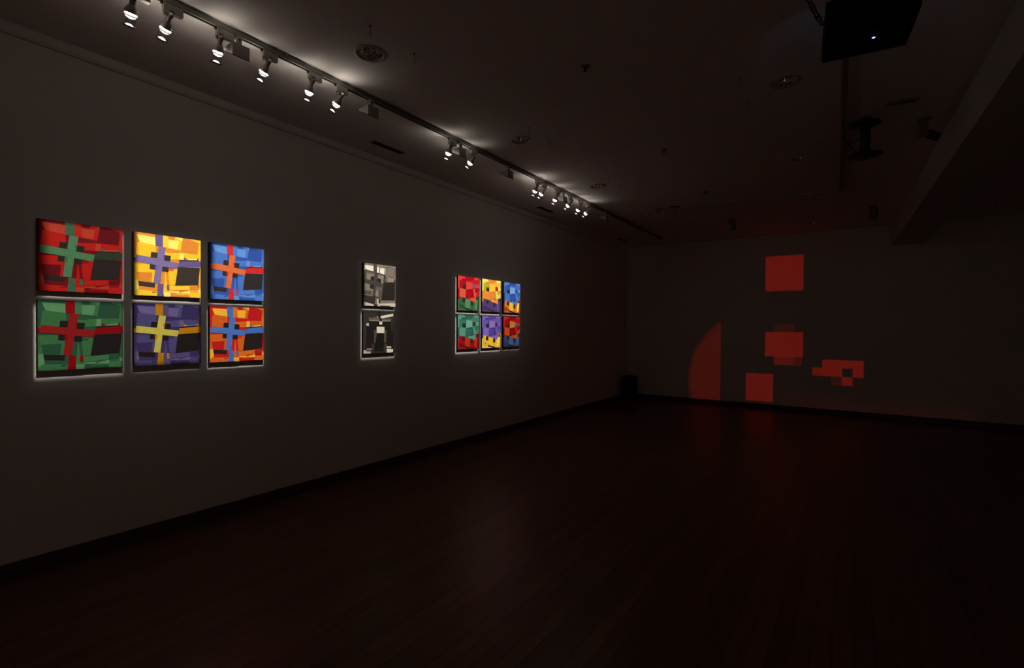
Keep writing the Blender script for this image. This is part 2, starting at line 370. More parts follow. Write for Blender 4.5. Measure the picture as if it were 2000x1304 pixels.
class MB:
    def __init__(self):
        self.bm = bmesh.new()

    def box(self, lo, hi, mat=None, bevel=0.0):
        lo, hi = Vector(lo), Vector(hi)
        c = (lo + hi) / 2
        s = hi - lo
        r = bmesh.ops.create_cube(self.bm, size=1.0)
        vs = r['verts']
        for v in vs:
            v.co = Vector((v.co.x * s.x, v.co.y * s.y, v.co.z * s.z)) + c
        if bevel:
            es = list({e for v in vs for e in v.link_edges})
            rr = bmesh.ops.bevel(self.bm, geom=es, offset=bevel, segments=2, affect='EDGES', profile=0.7)
            vs = list({v for f in rr['faces'] for v in f.verts} | {v for v in vs if v.is_valid})
        if mat is not None:
            bmesh.ops.transform(self.bm, matrix=mat, verts=[v for v in vs if v.is_valid])
        return self

    def lathe(self, p, axis, prof, n=28, close=True):
        """prof: list of (distance along axis, radius)."""
        p = Vector(p)
        a, u, w = frame(axis)
        rings = []
        for d, r in prof:
            if r < 1e-6:
                rings.append([self.bm.verts.new(p + a * d)])
            else:
                rings.append([self.bm.verts.new(p + a * d + (u * math.cos(2 * PI * i / n) + w * math.sin(2 * PI * i / n)) * r) for i in range(n)])
        for A, B in zip(rings[:-1], rings[1:]):
            for i in range(n):
                j = (i + 1) % n
                if len(A) == 1 and len(B) == 1:
                    continue
                if len(A) == 1:
                    self.bm.faces.new((A[0], B[j], B[i]))
                elif len(B) == 1:
                    self.bm.faces.new((A[i], A[j], B[0]))
                else:
                    self.bm.faces.new((A[i], A[j], B[j], B[i]))
        if close:
            for R in (rings[0], rings[-1]):
                if len(R) > 2:
                    try:
                        self.bm.faces.new(R)
                    except ValueError:
                        pass
        return self

    def cyl(self, a, b, r0, r1=None, n=20):
        a, b = Vector(a), Vector(b)
        return self.lathe(a, b - a, [(0, r0), ((b - a).length, r0 if r1 is None else r1)], n)

    def tube(self, pts, r, n=8):
        pts = [Vector(q) for q in pts]
        prev = None
        for i, q in enumerate(pts):
            t = (pts[min(i + 1, len(pts) - 1)] - pts[max(i - 1, 0)]).normalized()
            a, u, w = frame(t)
            ring = [self.bm.verts.new(q + (u * math.cos(2 * PI * k / n) + w * math.sin(2 * PI * k / n)) * r) for k in range(n)]
            if prev:
                for k in range(n):
                    self.bm.faces.new((prev[k], prev[(k + 1) % n], ring[(k + 1) % n], ring[k]))
            else:
                self.bm.faces.new(ring)
            prev = ring
        self.bm.faces.new(prev)
        return self

    def torus(self, c, axis, R, r, n=28, k=8, sx=1.0):
        c = Vector(c)
        a, u, w = frame(axis)
        rings = []
        for i in range(n):
            t = 2 * PI * i / n
            d = u * math.cos(t) * sx + w * math.sin(t)
            rings.append([self.bm.verts.new(c + d * R + (d.normalized() * math.cos(2 * PI * j / k) + a * math.sin(2 * PI * j / k)) * r) for j in range(k)])
        for i in range(n):
            A, B = rings[i], rings[(i + 1) % n]
            for j in range(k):
                self.bm.faces.new((A[j], A[(j + 1) % k], B[(j + 1) % k], B[j]))
        return self

    def poly(self, pts):
        self.bm.faces.new([self.bm.verts.new(Vector(q)) for q in pts])
        return self

    def prism(self, pts, d):
        """closed polygon pts swept by vector d"""
        d = Vector(d)
        a = [self.bm.verts.new(Vector(q)) for q in pts]
        b = [self.bm.verts.new(Vector(q) + d) for q in pts]
        n = len(pts)
        self.bm.faces.new(a)
        self.bm.faces.new(list(reversed(b)))
        for i in range(n):
            j = (i + 1) % n
            self.bm.faces.new((a[j], a[i], b[i], b[j]))
        return self

    def build(self, name, mat, parent=None, smooth=None, origin=None):
        bmesh.ops.recalc_face_normals(self.bm, faces=self.bm.faces[:])
        me = bpy.data.meshes.new(name)
        if origin is not None:
            o = Vector(origin)
            for v in self.bm.verts:
                v.co -= o
        if smooth:
            lim = math.radians(smooth)
            for f in self.bm.faces:
                f.smooth = True
            for e in self.bm.edges:
                if len(e.link_faces) == 2 and e.calc_face_angle(0.0) > lim:
                    e.smooth = False
        self.bm.to_mesh(me)
        self.bm.free()
        me.materials.append(mat)
        ob = bpy.data.objects.new(name, me)
        col.objects.link(ob)
        if origin is not None:
            ob.location = origin
        if parent is not None:
            ob.parent = parent
        return ob


def tag(o, label, cat, group=None):
    o['label'] = label
    o['category'] = cat
    if group:
        o['group'] = group
    return o


def thing(name, loc, label, cat, group=None, rz=0.0):
    o = bpy.data.objects.new(name, None)
    o.empty_display_size = 0.1
    col.objects.link(o)
    o.location = loc
    o.rotation_euler = (0, 0, rz)
    return tag(o, label, cat, group)


def dup(root, loc, label, rz=None):
    """copy a thing, its parts and their sub-parts"""
    r = root.copy()
    col.objects.link(r)
    r.location = loc
    if rz is not None:
        r.rotation_euler = (0, 0, rz)
    r['label'] = label
    for ch in list(root.children):
        c = ch.copy()
        col.objects.link(c)
        c.parent = r
        for g in ch.children:
            d = g.copy()
            col.objects.link(d)
            d.parent = c
    return r


def structure(o):
    o['kind'] = 'structure'
    return o


# ------------------------------------------------------------------ the room shell
structure(MB().box((-0.15, FRONT - 0.15, -0.12), (RIGHT + 0.15, BACK + 0.15, 0)).build('floor', M['floor']))
structure(MB().box((-0.15, FRONT - 0.15, 0), (0, BACK + 0.15, CEIL + 0.2)).build('wall_left', M['wall']))
structure(MB().box((0, BACK, 0), (RIGHT, BACK + 0.15, CEIL + 0.2)).build('wall_back', M['wall']))
structure(MB().box((RIGHT, FRONT - 0.15, 0), (RIGHT + 0.15, BACK + 0.15, CEIL + 0.2)).build('wall_right', M['wall']))
structure(MB().box((0, FRONT - 0.15, 0), (RIGHT, FRONT, CEIL + 0.2)).build('wall_front', M['wall']))

DOWNLIGHTS = [
    (1.55, 2.21, 'largest recessed downlight, on the ceiling right of the lit front track spotlights'),
    (1.55, 4.03, 'recessed downlight on the ceiling above the middle pair of lit track spotlights'),
    (1.52, 5.87, 'recessed downlight on the ceiling beside the farthest cluster of lit track spotlights'),
    (1.46, 7.78, 'dim recessed downlight on the ceiling beside the unlit square bracket fitting'),
    (1.45, 9.62, 'tiny recessed downlight on the ceiling near the corner above the floor speaker'),
    (3.80, 4.17, 'recessed downlight on the ceiling just left of and below the hanging projector'),
    (3.76, 6.07, 'recessed downlight on the ceiling left of the empty projector mount pole'),
    (3.71, 8.01, 'small recessed downlight on the ceiling just beyond the pale cross track corner'),
    (3.67, 9.90, 'tiny recessed downlight on the ceiling above the top projected red square'),
    (5.91, 10.0, 'faint recessed downlight on the ceiling on the right side of the beam'),
]


def build_ceiling():
    bm = bmesh.new()
    edges = []
    x0, x1, y0, y1 = -0.15, RIGHT + 0.15, FRONT - 0.15, BACK + 0.15
    vs = [bm.verts.new((x, y, CEIL)) for x, y in ((x0, y0), (x1, y0), (x1, y1), (x0, y1))]
    edges += [bm.edges.new((vs[i], vs[(i + 1) % 4])) for i in range(4)]
    n = 32
    for x, y, _ in DOWNLIGHTS:
        c = [bm.verts.new((x + 0.088 * math.cos(2 * PI * i / n), y + 0.088 * math.sin(2 * PI * i / n), CEIL)) for i in range(n)]
        edges += [bm.edges.new((c[i], c[(i + 1) % n])) for i in range(n)]
    bmesh.ops.triangle_fill(bm, use_beauty=True, use_dissolve=False, edges=edges)
    r = bmesh.ops.extrude_face_region(bm, geom=bm.faces[:])
    bmesh.ops.translate(bm, vec=(0, 0, 0.18), verts=[g for g in r['geom'] if isinstance(g, bmesh.types.BMVert)])
    mb = MB()
    mb.bm.free()
    mb.bm = bm
    return structure(mb.build('ceiling', M['ceil']))


build_ceiling()
# cornices and skirtings
structure(MB().prism([(0, FRONT, 3.315), (0.010, FRONT, 3.315), (0.010, FRONT, 3.323), (0.016, FRONT, 3.328), (0.016, FRONT, CEIL), (0, FRONT, CEIL)], (0, BACK - FRONT, 0)).build('trim_1', M['wall']))
structure(MB().prism([(0.016, BACK, 3.255), (0.016, BACK - 0.010, 3.255), (0.016, BACK - 0.010, 3.265), (0.016, BACK - 0.016, 3.27), (0.016, BACK - 0.016, CEIL), (0.016, BACK, CEIL)], (4.7, 0, 0)).build('trim_2', M['wall']))
structure(MB().box((0, FRONT, 3.306), (0.004, BACK, 3.3155)).build('trim_4', M['white_metal']))  # darker strip painted in for the shadow line under the cornice
structure(MB().box((0, FRONT, 0), (0.014, BACK, 0.1), bevel=0.003).build('baseboard_left', M['base']))
structure(MB().box((0.014, BACK - 0.014, 0), (RIGHT, BACK, 0.1), bevel=0.003).build('baseboard_back', M['base']))
# dropped beam running the length of the room (its near end lies outside the picture)
bz = 3.030
structure(MB().prism([(5.125, FRONT, bz), (5.55, FRONT, bz), (5.55, FRONT, CEIL), (5.125, FRONT, CEIL)], (-0.35, BACK - FRONT, 0)).build('trim_3', M['beam']))


# ------------------------------------------------------------------ the paintings
def paint(c, k=0.92):
    return (lin(c[0]) * k, lin(c[1]) * k, lin(c[2]) * k, 1.0)


GREY = {'W': (236, 230, 210), 'W2': (205, 197, 178), 'K': (40, 35, 30)}


def role_color(pal, role):
    if role in pal:
        return pal[role]
    if role[0] == 'a' and role[1:].isdigit():
        v = int(role[1:])
        return (v, v * 0.94, v * 0.86)
    return pal['M']


PW, PH, PT = 0.440, 0.450, 0.022     # width, height and depth of a canvas


def make_painting(y, z, art, pal, base, label, group):
    root = thing('abstract_painting', (0, y, z), label, 'painting', group)
    MB().box((0.0, 0, -PH), (PT - 0.003, PW, 0)).build('stretcher_frame', M['edge'], root)
    bm = bmesh.new()
    lay = bm.loops.layers.float_color.new('paint')

    def add(pts, x, c):
        f = bm.faces.new([bm.verts.new((x, u * PW, -v * PH)) for u, v in pts])
        f.normal_update()
        if f.normal.x < 0:
            f.normal_flip()
        for lp in f.loops:
            lp[lay] = c
    # wrapped canvas: painted front, the sides carry the dark edge colour
    add([(0, 0), (1, 0), (1, 1), (0, 1)], PT, paint(base))
    dark = (0.02, 0.018, 0.017, 1)
    for q in (((0, 0, 0), (0, PW, 0)), ((0, PW, -PH), (0, 0, -PH)), ((0, 0, -PH), (0, 0, 0)), ((0, PW, 0), (0, PW, -PH))):
        a, b = Vector(q[0]), Vector(q[1])
        f = bm.faces.new([bm.verts.new(p) for p in (Vector((PT, a.y, a.z)), Vector((PT - 0.004, a.y, a.z)), Vector((PT - 0.004, b.y, b.z)), Vector((PT, b.y, b.z)))])
        for lp in f.loops:
            lp[lay] = dark
    for i, (role, pts) in enumerate(art):
        pts = [p for k, p in enumerate(pts) if k == 0 or p != pts[k - 1]]
        if len(pts) < 3:
            continue
        add(pts, PT + 0.00003 * (i + 1), paint(role_color(pal, role)))
    me = bpy.data.meshes.new('canvas')
    bm.to_mesh(me)
    bm.free()
    me.materials.append(M['paint'])
    ob = bpy.data.objects.new('canvas', me)
    col.objects.link(ob)
    ob.parent = root
    return root


def cross_pal(M_, D, L, C, E, K, **kw):
    mix = lambda a, b, t: tuple(a[i] * (1 - t) + b[i] * t for i in range(3))
    p = {'M': M_, 'D': D, 'L': L, 'C': C, 'E': E, 'K': K, 'M2': mix(M_, L, 0.18), 'M3': mix(M_, L, 0.08), 'L2': mix(L, M_, 0.08),
         'D2': mix(D, K, 0.06), 'D3': mix(D, M_, 0.5), 'F': mix(D, M_, 0.4), 'E2': E}
    p.update(kw)
    return p


CROSS_RED = cross_pal((205, 28, 22), (128, 8, 20), (205, 70, 45), (88, 145, 100), (72, 112, 80), (48, 40, 36), D2=(112, 10, 22), E2=(50, 66, 48))
CROSS_YEL = cross_pal((240, 195, 35), (228, 138, 45), (252, 234, 115), (122, 108, 160), (98, 84, 138), (56, 47, 40), F=(225, 90, 40), D3=(235, 165, 45))
CROSS_BLUE = cross_pal((75, 122, 208), (48, 88, 180), (100, 155, 228), (228, 112, 55), (212, 42, 42), (48, 42, 42))
CROSS_GREEN = cross_pal((62, 118, 70), (42, 88, 62), (98, 155, 108), (150, 26, 26), (142, 0, 14), (34, 28, 26))
CROSS_VIO = cross_pal((92, 84, 140), (70, 58, 116), (120, 112, 165), (232, 220, 95), (215, 145, 18), (40, 32, 32))
CROSS_ORA = cross_pal((220, 98, 28), (205, 26, 28), (250, 190, 52), (80, 120, 198), (66, 116, 200), (38, 30, 28), D3=(175, 10, 22))


def face_pal(**k):
    p = dict(k)
    for a, b in (('M3', 'M'), ('F', 'D'), ('G', 'L'), ('G2', 'M'), ('CH', 'L'), ('RO3', 'RO')):
        p.setdefault(a, p[b])
    return p


FACE_RED = face_pal(M=(205, 22, 38), D=(175, 0, 32), DD=(142, 0, 26), L=(228, 62, 52), V=(224, 70, 50), CH=(228, 92, 58), EYE=(98, 94, 146),
                    G=(226, 80, 55), RM=(54, 105, 68), RO=(86, 145, 98), RD=(44, 82, 54), RO2=(68, 115, 78), K=(50, 42, 36))
FACE_YEL = face_pal(M=(232, 180, 55), D=(224, 130, 50), DD=(205, 130, 42), L=(238, 225, 92), V=(240, 190, 55), CH=(226, 140, 50), EYE=(178, 20, 36),
                    F=(172, 170, 52), G=(220, 212, 80), G2=(215, 205, 78), RM=(80, 58, 122), RO=(76, 56, 118), RD=(64, 44, 92), RO2=(90, 64, 108), RO3=(96, 74, 134), K=(48, 36, 36))
FACE_BLUE = face_pal(M=(70, 112, 200), D=(48, 84, 176), DD=(36, 66, 156), L=(96, 146, 222), V=(114, 170, 230), CH=(72, 116, 196), EYE=(42, 72, 165),
                     F=(52, 88, 176), G=(84, 128, 208), RM=(212, 122, 30), RO=(245, 195, 52), RD=(168, 64, 32), RO2=(205, 100, 40), RO3=(250, 222, 100), K=(46, 36, 34))
FACE_TEAL = face_pal(M=(70, 132, 106), D=(50, 106, 90), DD=(42, 84, 84), L=(96, 162, 136), V=(108, 180, 154), CH=(92, 155, 134), EYE=(48, 54, 54),
                     F=(62, 122, 98), G=(82, 150, 124), RM=(172, 0, 20), RO=(192, 48, 26), RD=(136, 0, 22), RO2=(145, 46, 42), K=(52, 34, 32))
FACE_VIO = face_pal(M=(100, 84, 172), D=(80, 64, 152), DD=(64, 48, 126), L=(115, 98, 186), V=(140, 110, 180), CH=(122, 98, 182), EYE=(68, 42, 114),
                    F=(94, 86, 172), G=(106, 84, 168), RM=(232, 182, 48), RO=(240, 188, 50), RD=(230, 166, 62), RO2=(222, 216, 98), RO3=(240, 220, 96), K=(44, 36, 34))
FACE_ORA = face_pal(M=(192, 16, 26), D=(158, 0, 20), DD=(138, 0, 20), L=(214, 48, 32), V=(218, 138, 38), CH=(214, 84, 30), EYE=(70, 106, 172),
                    F=(172, 0, 22), G=(205, 40, 34), G2=(200, 80, 34), RM=(56, 72, 126), RO=(72, 104, 156), RD=(46, 58, 106), RO2=(50, 62, 106), K=(44, 38, 32))

ZT, ZB = 2.221, 1.714        # top edges of the two rows
# y, z, art, palette, base, (left, right, top, bottom) reach of its framed light and softness of each side, brightness
PICTURES = [
    (0.882, ZT, CROSS, CROSS_RED, (195, 24, 22), (-.040, .006, -.010, .008), (.075, .014, .035, .022), 0.50, 'large red abstract canvas with a green cross, top left of the near six', 'A'),
    (0.882, ZB, CROSS, CROSS_GREEN, (60, 115, 68), (.005, -.004, -.010, .004), (.022, .03, .05, .05), 0.60, 'green abstract canvas with a dark red cross, below the red one', 'A'),
    (1.386, ZT, CROSS, CROSS_YEL, (238, 190, 38), (-.020, -.001, .002, .006), (.040, .010, .012, .022), 0.97, 'yellow abstract canvas with a violet cross, top middle of the near six', 'A'),
    (1.386, ZB, CROSS, CROSS_VIO, (90, 82, 138), (-.010, -.016, .000, -.012), (.050, .03, .06, .06), 0.52, 'violet abstract canvas with a yellow cross, below the yellow one', 'A'),
    (1.890, ZT, CROSS, CROSS_BLUE, (72, 118, 205), (-.030, -.001, -.010, .004), (.060, .012, .03, .014), 0.82, 'blue abstract canvas with an orange cross, top right of the near six', 'A'),
    (1.890, ZB, CROSS, CROSS_ORA, (218, 96, 28), (.001, .001, -.003, .005), (.010, .012, .012, .012), 0.76, 'orange and red abstract canvas with a blue cross, below the blue one', 'A'),
    (3.390, ZT + .008, TILT, GREY, (120, 112, 100), (-.020, .000, .002, .003), (.040, .012, .012, .02), 0.86, 'black and white abstract canvas with a tilted cross, upper of the grey pair', 'B'),
    (3.390, ZB + .008, FIGURE, GREY, (34, 29, 26), (.006, -.004, .004, .004), (.030, .03, .05, .05), 0.72, 'black abstract canvas with a pale blocky standing figure, lower of the grey pair', 'B'),
    (4.892, ZT + .012, FACE, FACE_RED, (200, 20, 36), (.008, .000, -.004, .007), (.022, .012, .015, .02), 0.80, 'red over green abstract canvas with a blue square, top left of far six', 'C'),
    (4.892, ZB + .012, FACE, FACE_TEAL, (68, 130, 104), (.010, .004, -.004, .010), (.025, .02, .04, .045), 0.82, 'teal over red abstract canvas, bottom left of the far six', 'C'),
    (5.402, ZT + .012, FACE, FACE_YEL, (230, 180, 55), (.008, -.006, .002, .010), (.016, .015, .012, .018), 0.95, 'yellow over violet abstract canvas with a red square, top middle of far six', 'C'),
    (5.402, ZB + .012, FACE, FACE_VIO, (98, 82, 170), (.002, -.002, -.004, .008), (.034, .02, .03, .02), 0.94, 'violet over yellow abstract canvas, bottom middle of the far six', 'C'),
    (5.908, ZT + .012, FACE, FACE_BLUE, (68, 110, 198), (-.020, -.004, -.010, .003), (.050, .02, .03, .02), 0.82, 'blue over orange abstract canvas, top right of the far six', 'C'),
    (5.908, ZB + .012, FACE, FACE_ORA, (190, 16, 26), (-.004, -.004, -.006, .000), (.026, .03, .02, .03), 0.62, 'red over dark blue abstract canvas, bottom right of the far six', 'C'),
]
GROUPS = {'A': 'cross paintings of the near six', 'B': 'black and white paintings', 'C': 'face like paintings of the far six'}
for pic in PICTURES:
    make_painting(pic[0], pic[1], pic[2], pic[3], pic[4], pic[8], GROUPS[pic[9]])


# ------------------------------------------------------------------ lighting tracks
TX = 1.062          # centre line of the lit track
tr = thing('lighting_track', (TX, 5.0, CEIL), 'long ceiling track carrying the lit spotlights along the painting wall', 'lighting track')
MB().box((-0.018, -6.2, -0.034), (0.018, 4.9, 0), bevel=0.003).build('rail', M['track'], tr)
mb = MB()
mb.box((-0.006, -6.2, -0.0365), (0.006, 4.9, -0.033))
mb.build('conductor_slot', M['dark_void'], tr)
for k in range(5):
    MB().cyl((0.024, -5.3 + 2.2 * k, 0), (0.024, -5.3 + 2.2 * k, -0.012), 0.008, 0.006, 12).build('mounting_clip', M['white_metal'], tr)

t2 = thing('lighting_track', (2.113, 7.492, CEIL), 'thin unlit ceiling track running across the room, pale line over the far floor', 'lighting track', None, math.atan2(0.255, 1.975))
MB().box((0.0, -0.016, -0.03), (2.0, 0.016, 0), bevel=0.003).build('rail', M['white_metal'], t2)
t3 = thing('lighting_track', (4.088, 7.747, CEIL), 'thin unlit ceiling track running towards the hanging projector', 'lighting track', None, math.atan2(0.045, 1.0) * 0.5)
MB().box((-0.017, -4.45, -0.03), (0.017, -0.02, 0), bevel=0.003).build('rail', M['track'], t3)


def light_nodes(data):
    data.use_nodes = True
    nt = data.node_tree
    nt.nodes.clear()
    out = nt.nodes.new('ShaderNodeOutputLight')
    em = nt.nodes.new('ShaderNodeEmission')
    nt.links.new(em.outputs[0], out.inputs[0])
    tc = nt.nodes.new('ShaderNodeTexCoord')
    sep = nt.nodes.new('ShaderNodeSeparateXYZ')
    nt.links.new(tc.outputs['Normal'], sep.inputs[0])

    def val(x):
        return x

    def math_(op, a, b=None, c=None):
        n = nt.nodes.new('ShaderNodeMath')
        n.operation = op
        for i, v in enumerate((a, b, c)):
            if v is None:
                continue
            if isinstance(v, (int, float)):
                n.inputs[i].default_value = v
            else:
                nt.links.new(v, n.inputs[i])
        return n.outputs[0]

    def step(x, e0, e1):
        """smooth 0 at e0, 1 at e1"""
        n = nt.nodes.new('ShaderNodeMapRange')
        n.interpolation_type = 'SMOOTHSTEP'
        nt.links.new(x, n.inputs['Value'])
        if e0 < e1:
            lo, hi, a, b = e0, e1, 0.0, 1.0
        else:
            lo, hi, a, b = e1, e0, 1.0, 0.0
        n.inputs['From Min'].default_value = lo
        n.inputs['From Max'].default_value = hi
        n.inputs['To Min'].default_value = a
        n.inputs['To Max'].default_value = b
        return n.outputs['Result']
    nz = math_('MULTIPLY', sep.outputs['Z'], -1.0)
    nz = math_('MAXIMUM', nz, 0.02)
    u = math_('DIVIDE', sep.outputs['X'], nz)
    v = math_('DIVIDE', sep.outputs['Y'], nz)
    return nt, em, math_, step, u, v


def framing_beam(pos, pic, watts, color, parent_name):
    """the shuttered beam of one framing spotlight: a rectangle the size of its painting"""
    y0, z1 = pic[0], pic[1]
    m, s = pic[5], pic[6]
    D = pos[0] - PT
    ld = bpy.data.lights.new('framing_beam', 'SPOT')
    ld.energy = watts * pic[7]
    ld.color = color
    ld.spot_size = math.radians(170)
    ld.spot_blend = 0.0
    ld.shadow_soft_size = 0.006
    nt, em, math_, step, u, v = light_nodes(ld)
    uu = math_('ADD', math_('MULTIPLY', u, D), pos[1])       # where the ray meets the picture plane
    vv = math_('ADD', math_('MULTIPLY', v, D), pos[2])
    L, R, T, B = y0 - m[0], y0 + PW + m[1], z1 + m[2], z1 - PH - m[3]
    sL, sR, sT, sB = [k / 2 for k in s]
    k = math_('MULTIPLY', step(uu, L - sL, L + sL), step(uu, R + sR, R - sR))
    k = math_('MULTIPLY', k, step(vv, B - sB, B + sB))
    k = math_('MULTIPLY', k, step(vv, T + sT, T - sT))
    # faint stray light around the framed rectangle
    dy = math_('SUBTRACT', uu, y0 + PW / 2)
    dz = math_('SUBTRACT', vv, z1 - PH / 2)
    r2 = math_('ADD', math_('MULTIPLY', dy, dy), math_('MULTIPLY', dz, dz))
    rr = math_('SQRT', r2)
    halo = math_('ADD', math_('MULTIPLY', step(rr, 1.5, 0.1), HALO), math_('MULTIPLY', step(rr, 0.62, 0.50), HALO * 0.25))
    k = math_('ADD', k, halo)
    q = math_('MULTIPLY', step(uu, L - 0.10, L + 0.04), step(uu, R + 0.10, R - 0.04))
    q = math_('MULTIPLY', q, math_('MULTIPLY', step(vv, B - 0.14, B + 0.04), step(vv, T + 0.08, T - 0.04)))
    k = math_('ADD', k, math_('MULTIPLY', q, 0.026))          # soft penumbra of the shutters
    t2 = math_('ADD', math_('ADD', math_('MULTIPLY', u, u), math_('MULTIPLY', v, v)), 1.0)
    k = math_('MULTIPLY', k, math_('POWER', t2, 1.15))       # the framing lens evens the field out
    nt.links.new(k, em.inputs['Strength'])
    o = bpy.data.objects.new('framing_beam', ld)
    col.objects.link(o)
    # local x -> world y, local y -> world z, light looks along -x (square on to the wall)
    o.matrix_world = Matrix(((0, 0, 1, pos[0]), (1, 0, 0, pos[1]), (0, 1, 0, pos[2]), (0, 0, 0, 1)))
    return o


# ------------------------------------------------------------------ track spotlights
VENTS = []
VENT_RIGHT = [0.3, 0.4, 1.0, 0.3, 0.7, 1.5, 0.6, 0.5, 0.7, 0.4, 0.7, 0.4, 0.7, 0.8]     # each bell leaks differently on its right


def make_spot(y, pic, label, group, knob_side=1):
    F = Vector((1.030, y, 3.205))                     # centre of the lamp front
    tgt = Vector((0.0, pic[0] + PW / 2, pic[1] - PH / 2))
    a = (tgt - F).normalized()
    root = thing('track_spotlight', (TX, y, CEIL - 0.034), label, 'track spotlight', group)
    off = -Vector(root.location)

    def put(mb, name, mat, parent=root, smooth=35, slim=0.0):
        if slim:                                        # slimmer about the lamp axis
            for vtx in mb.bm.verts:
                d = vtx.co - F
                ax = a * d.dot(a)
                vtx.co = F + ax + (d - ax) * slim
        bmesh.ops.translate(mb.bm, vec=off, verts=mb.bm.verts[:])
        return mb.build(name, mat, parent, smooth)
    ay = y - 0.022
    m = MB().box((TX - 0.015, ay, CEIL - 0.084), (TX + 0.015, ay + 0.098, CEIL - 0.034), bevel=0.004)
    ad = put(m, 'adapter', M['white_metal'], smooth=None)
    m = MB().box((TX - 0.008, ay - 0.010, CEIL - 0.048), (TX + 0.008, ay, CEIL - 0.036), bevel=0.002)
    put(m, 'latch', M['dark_metal'], ad, None)
    back = F - a * 0.112
    sock = F - a * 0.085
    top = Vector((TX, ay + 0.010, CEIL - 0.080))
    m = MB()
    side = Vector((0, -0.020, 0))
    m.tube([top, top + Vector((0, -0.004, -0.02)), sock + side + Vector((0, 0, 0.012)), sock + side], 0.0045, 8)
    m.cyl(sock + side * 1.25, sock - side * 0.6, 0.005)
    put(m, 'arm', M['white_metal'])
    m = MB().lathe(F - a * 0.108, a, [(0, 0.012), (0.003, 0.0165), (0.052, 0.0165), (0.054, 0.014)], 24)
    so = put(m, 'socket', M['bell'], slim=0.86)
    m = MB().lathe(F - a * 0.116, a, [(0, 0.009), (0.004, 0.013), (0.014, 0.013)], 20)
    m.cyl(F - a * 0.10 + Vector((0.012, 0.006, 0.004)), F - a * 0.066 + Vector((0.017, 0.008, 0.004)), 0.006)
    put(m, 'terminal_cap', M['black_plastic'], so, slim=0.86)
    # bell shaped holder, open towards the lamp
    m = MB().lathe(F - a * 0.066, a, [(0.008, 0.0165), (0.012, 0.0185), (0.022, 0.0275), (0.033, 0.0345), (0.044, 0.0375), (0.050, 0.0380), (0.050, 0.0365), (0.044, 0.036), (0.033, 0.033), (0.023, 0.026), (0.014, 0.017), (0.013, 0.0)], 36, close=False)
    put(m, 'bell', M['bell'], slim=0.82)
    # glowing lamp seen through the gap below the bell
    m = MB().lathe(F - a * 0.0165, a, [(0.004, 0.028), (0.005, 0.0322), (0.007, 0.0332), (0.010, 0.0328), (0.012, 0.028)], 32)
    put(m, 'lamp', M['lamp_warm'], slim=0.82)
    m = MB()
    m.torus(F - a * 0.0165, a, 0.0352, 0.0011, 36)
    m.lathe(F - a * 0.0045, a, [(0, 0.020), (0, 0.0375), (0.002, 0.0390), (0.005, 0.0375), (0.006, 0.0)], 36, close=False)
    put(m, 'lamp_ring', M['dark_metal'], slim=0.82)
    m = MB().lathe(F + a * 0.001, a, [(0, 0.029), (0.004, 0.0275), (0.009, 0.020), (0.0125, 0.010), (0.0135, 0)], 32)
    put(m, 'lamp_glass', M['lens_glow'], slim=0.86)
    # wire clip carrying the front lens
    aa, u, w = frame(a)
    m = MB()
    for ph in (0.9, 1.35, 4.2, 4.6):
        d = u * math.cos(ph) + w * math.sin(ph)
        m.tube([F - a * 0.024 + d * 0.040, F + a * 0.004 + d * 0.0385, F + a * 0.052 + d * 0.034], 0.0009, 6)
    put(m, 'wire_clip', M['dark_metal'], slim=0.82)
    Lc = F + a * 0.050
    m = MB().lathe(Lc - a * 0.003, a, [(0, 0.0235), (0, 0.0345), (0.003, 0.036), (0.007, 0.0345), (0.007, 0.0235), (0, 0.0235)], 36, close=False)
    put(m, 'lens_ring', M['dark_metal'], slim=0.82)
    m = MB().lathe(Lc - a * 0.004, a, [(-0.008, 0.0), (-0.0068, 0.010), (-0.003, 0.018), (0.0022, 0.0235), (0.005, 0.0235), (0.008, 0.012), (0.009, 0.0)], 32, close=False)
    put(m, 'front_lens', M['lens_glow'], slim=0.86)
    # light escaping upwards through the vents of the bell
    for p, tilt, k in ((F - a * 0.040 + Vector((-0.012, -0.062, 0.010)), (-0.1, -0.35), 1.0), (F - a * 0.040 + Vector((0.062, -0.010, 0.010)), (0.6, 0.1), VENT_RIGHT[len(VENTS)])):
        vd = bpy.data.lights.new('vent_glow', 'SPOT')
        vd.energy = VENT_WATTS * k
        vd.color = (1.0, 0.89, 0.76)
        vd.spot_size = math.radians(125)
        vd.spot_blend = 1.0
        vd.shadow_soft_size = 0.006
        vo = bpy.data.objects.new('vent_glow', vd)
        col.objects.link(vo)
        vo.location = p
        vo.rotation_euler = Vector((tilt[0], tilt[1], 1.0)).to_track_quat('-Z', 'Y').to_euler()
    VENTS.append(y)
    framing_beam(Lc + a * 0.014, pic, BEAM_WATTS, (1.0, 0.93, 0.85), root)
    return root


